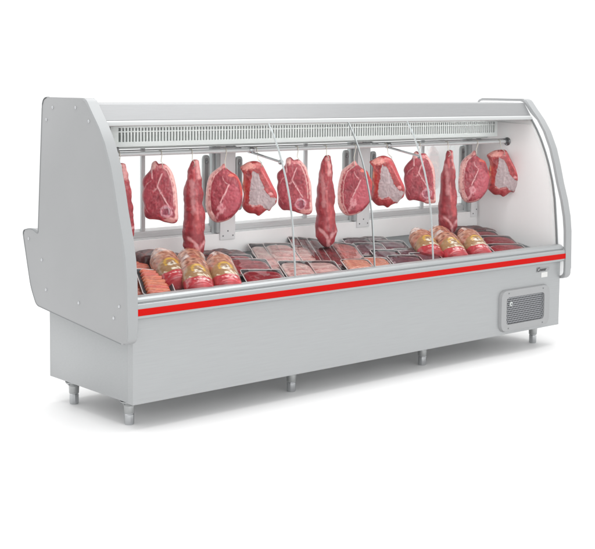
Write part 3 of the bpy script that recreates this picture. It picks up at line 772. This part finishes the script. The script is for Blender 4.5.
tray(301,254, .110, .20, 'bacon', 'small rear tray of streaky pork beside the dark sliced meat', PG, lift=.006)
tray(298,269.5, .13, .19, 'pork', 'front tray of pale pork slices at the foot of the left glass seam', PG, lift=.026)
tray(322,268.5, .155, .17, 'pork', 'front tray of pale pork slices nearest the minced meat trays', PG, lift=.020)
DG = 'overlapping trays of dark sliced meat in the middle'
for k, (px, py, lf) in enumerate(((308.5,252,.004),(318,252.5,.007),(328,253.5,.010),(338.5,254.5,.013),(350,255,.016))):
    tray(px, py, .120, .34 if k < 3 else .30, ('dark','dark','dark','dark','mince')[k], ORD[k]+' from the left of the overlapping trays of dark sliced meat', DG, lift=lf, roll=.16)
MG = 'trays of pinkish orange minced slices at the front'
tray(358,264.5, .125, .12, 'orange', 'front tray of pinkish orange minced slices left of the middle glass seam', MG, lift=.030)
tray(377,263, .120, .13, 'orange', 'front tray of pinkish orange minced slices at the foot of the middle glass seam', MG, lift=.022)
UG = 'trays of purplish sliced meat right of the middle seam'
for px, py, w, l, lf, lab in ((358,242,.13,.10,.002,'rearmost purplish meat tray at left, behind the dark sliced meat'), (375,240.5,.13,.09,.002,'rearmost purplish meat tray at right, by the back wall'),
    (371,248.5,.14,.14,.008,'second-row purplish meat tray at left, touching the middle glass seam'), (392,245.5,.15,.13,.008,'second-row purplish meat tray at right, on the bare deck side'),
    (389,256.5,.13,.17,.014,'third-row purplish meat tray at left, beside the orange minced slices'), (409,252.5,.14,.10,.008,'third-row purplish meat tray at right, with bare deck behind it'),
    (407,260.5,.15,.13,.020,'front purplish meat tray at left of the front pair'), (427,257.5,.14,.12,.016,'front purplish meat tray at the foot of the right glass seam')):
    tray(px, py, w, l, 'purple', lab, UG, lift=lf)
RG = 'trays of red beef slices at the right end'
tray(484,235, .16, .13, 'beef', 'rear tray of red beef slices at the right end', RG, lift=.006)
tray(499,241, .17, .15, 'beef', 'middle tray of red beef slices at the right end', RG, lift=.012)
tray(508,248, .18, .11, 'beef', 'front tray of red beef slices against the right end wall', RG, lift=.018)

# dark dried pieces along the back wall
def chunk(px, py, w, l, h, label, group, seed):
    x, y = on_deck(px, py, .02)
    y = min(y, .505-l/2)
    me = slab_mesh('dark_meat_piece', w, l, h, (82,30,28), (110,50,42), seed, 1, .2, [('ell', (90,100), (50,60), (44,14,14), .7), ('line', [(20,60),(150,150)], 8, (140,70,54), .5), ('line', [(150,30),(60,120)], 5, (120,44,40), .6)], m=M_meat)
    o = bpy.data.objects.new('dark_meat_piece', me); COL.objects.link(o); o.location = (x, y, DZ0+DSL*y+.001); o.rotation_euler = (TILT, 0, random.uniform(-.3,.3)); tag(o, label, 'meat piece', group)
CG = 'dark dried meat pieces along the back wall'
chunk(208,256.5, .12, .09, .038, 'dark dried meat piece at the back wall, right of the left tenderloin tip', CG, 3)
chunk(221,255, .12, .09, .040, 'middle of the three dark dried pieces behind the left bagged rolls', CG, 5)
chunk(233,255, .12, .09, .034, 'dark dried meat piece at the back wall behind the left beef trays', CG, 8)
chunk(172,258, .12, .10, .036, 'dark dried meat piece between the rear bagged roll and the back wall', CG, 9)
chunk(147,261, .15, .11, .062, 'dark wrapped meat lump behind the rear sausage tray', CG, 12)
chunk(462,231.5, .14, .10, .040, 'dark dried meat piece behind the right bagged rolls, leftmost of three', CG, 14)
chunk(474,231, .13, .10, .040, 'dark dried meat piece behind the right bagged rolls, middle of three', CG, 16)
chunk(486,231, .12, .09, .030, 'dark dried meat piece at the right rear corner post', CG, 18)

# printed bags holding poultry rolls
def bag_mesh(seed):
    N, A = 70, 64; Ln = .27; P = []; V = []
    for i in range(N+1):
        u = i/N; e = min(1, (max(0,u)/.06)**.5)*min(1, (max(0,1-u)/.30)**.5)
        r = .053*e*(1+.10*math.sin(u*3.0+.4)); 
        for k in range(A):
            t = 2*PI*k/A; wr = 1+.035*noise.noise(Vector((math.cos(t)*1.5, math.sin(t)*1.5, u*6+seed)))+.02*noise.noise(Vector((math.cos(t)*5, math.sin(t)*5, u*20+seed)))
            wr += .03*abs(noise.noise(Vector((math.cos(t)*2.2+u*9, math.sin(t)*2.2, seed*3))))
            V.append((r*wr*1.06*math.cos(t), (u-.5)*Ln, r*wr*.9*math.sin(t)))
            P.append((t, u))
    V = np.array(V); P = np.array(P); t = P[:,0]; u = P[:,1]
    a = (t-PI/2); ax = np.cos(t)*.053      # across the top
    s = np.stack([ax*1000, u*Ln*1000], 1)  # mm coordinates, (0..270) front to back
    C = np.tile(np.array(lin((178,120,96))), (len(V),1)); n1 = nz(s, .03, seed); n2 = nz(s, .09, seed+1); C = C*(1+.3*n1+.2*n2)[:,None]
    C = mixc(C, sm((n2-.1)*4)*.5, (222,184,162)); C = mixc(C, sm((n1-.15)*4)*.6, (170,86,56)); C = mixc(C, sm((-n2-.2)*4)*.7, (96,42,34))
    yy = s[:,1]; xx = s[:,0]
    top = np.sin(t) > -.25
    band = ((yy > 48) & (yy < 138-.012*xx*xx+n1*6)) & top
    C[band] = np.array(lin((158,120,80)))*(1+.15*n2[band])[:,None]
    arch = (np.abs(np.hypot((xx-2)/1.0, (yy-106)/1.2)-22) < 4.5) & (yy > 94) & top; C[arch] = lin((206,162,66))
    fig = (poly_in(s, [(-16,84),(-12,98),(-6,112),(4,104),(12,116),(20,100),(10,78)])) & (n2 > -.08) & top; C[fig] = lin((226,214,196))
    fig2 = (np.hypot(xx-3, yy-100) < 5) & top; C[fig2] = lin((110,78,50))
    sc = (np.abs(yy-66-4*np.sin(xx*.45)-3*np.sin(xx*.9)) < 4.5) & (np.abs(xx) < 36) & (np.sin(xx*1.3) > -.65) & top; C[sc] = lin((234,224,204))
    red = (yy <= 54+.006*xx*xx) & (yy > 8) & (np.sin(t) > -.45); C[red] = (np.array(lin((178,44,54)))*(1+.35*n2+.2*n1)[:,None])[red]
    sc2 = (np.abs(yy-40-3*np.sin(xx*.5)) < 3) & (np.abs(xx-4) < 26) & (np.sin(xx*.9) > -.5) & top; C[sc2] = lin((244,206,204))
    end = yy <= 8; C[end] = lin((196,80,84))
    low = (np.sin(t) <= -.45); C[low] = np.array(lin((168,166,160)))
    bm = bmesh.new(); vs = [bm.verts.new(c) for c in V]
    for i in range(N):
        for k in range(A): bm.faces.new((vs[i*A+k], vs[i*A+(k+1) % A], vs[(i+1)*A+(k+1) % A], vs[(i+1)*A+k]))
    bm.faces.new(vs[:A]); bm.faces.new(vs[N*A:])
    bmesh.ops.remove_doubles(bm, verts=bm.verts[N*A:], dist=1e-6)
    me = bpy.data.meshes.new('bagged_roll'); 
    bmesh.ops.recalc_face_normals(bm, faces=bm.faces); bm.verts.index_update(); 
    bm.to_mesh(me); bm.free()
    kd = {}
    for i, v in enumerate(V): kd.setdefault(tuple(np.round(v, 5)), i)
    idx = [kd.get(tuple(np.round(np.array(v.co[:]), 5)), 0) for v in me.vertices]
    set_col(me, np.clip(C[idx], 0, 1)); me.materials.append(M_bag)
    for p in me.polygons: p.use_smooth = True
    return me
bags = [bag_mesh(2.0), bag_mesh(5.0)]
HG = 'printed bags of poultry roll'
for i, (px, py, ln, lift, rz, lab) in enumerate(((168,266.5,1.0,.004,.10,'bagged poultry roll with red and gold print, rearmost of the left group beside the sausages'),
    (195,275,1.0,.012,0,'bagged poultry roll with red and gold print under the left tenderloin'),
    (222,272.5,1.0,.012,0,'bagged poultry roll with red and gold print next to the left beef trays'),
    (192,262,.8,.0,0,'bagged poultry roll lying behind the others at the left tenderloin tip'),
    (424,242,.95,.004,.02,'bagged poultry roll with red and gold print behind the right glass seam'),
    (449,245.5,.95,.010,0,'bagged poultry roll with red and gold print under the right tenderloin'),
    (472,243,.95,.010,0,'bagged poultry roll with red and gold print next to the right beef trays'),
    (441,236,.75,0,0,'bagged poultry roll lying behind the others at the right tenderloin tip'))):
    x, y = on_deck(px, py+4, .05)
    o = bpy.data.objects.new('bagged_roll', bags[i % 2]); COL.objects.link(o); o.location = (x, y, DZ0+DSL*y+.054+lift)
    o.rotation_euler = (TILT+.26, random.uniform(-.15,.15), RZD+rz); o.scale = (.94, ln, .93); tag(o, lab, 'bagged meat', HG)

# ------------------------------------------------------------ light
w = bpy.data.worlds.new('World'); S.world = w; w.use_nodes = True
bg = w.node_tree.nodes['Background']; bg.inputs[0].default_value = (1,1,1,1); bg.inputs[1].default_value = 1.3
def area(name, loc, target, sx, sy, power, col=(1,1,1)):
    l = bpy.data.lights.new(name, 'AREA'); l.shape = 'RECTANGLE'; l.size = sx; l.size_y = sy; l.energy = power; l.color = col
    o = bpy.data.objects.new(name, l); COL.objects.link(o); o.location = loc
    o.rotation_euler = (Vector(target)-Vector(loc)).to_track_quat('-Z', 'Y').to_euler(); return o
area('overhead_softbox', (1.2, .4, 3.6), (1.2, .2, 0), 5, 3, 130)
area('key_softbox', (-.6, -5.0, 2.2), (1.2, .3, .6), 3.5, 2, 60)
S.view_settings.view_transform = 'Standard'; S.view_settings.look = 'None'; S.view_settings.gamma = 1; S.view_settings.exposure = 0
S.render.engine = 'CYCLES'
S.cycles.transparent_max_bounces = 16; S.cycles.max_bounces = 10
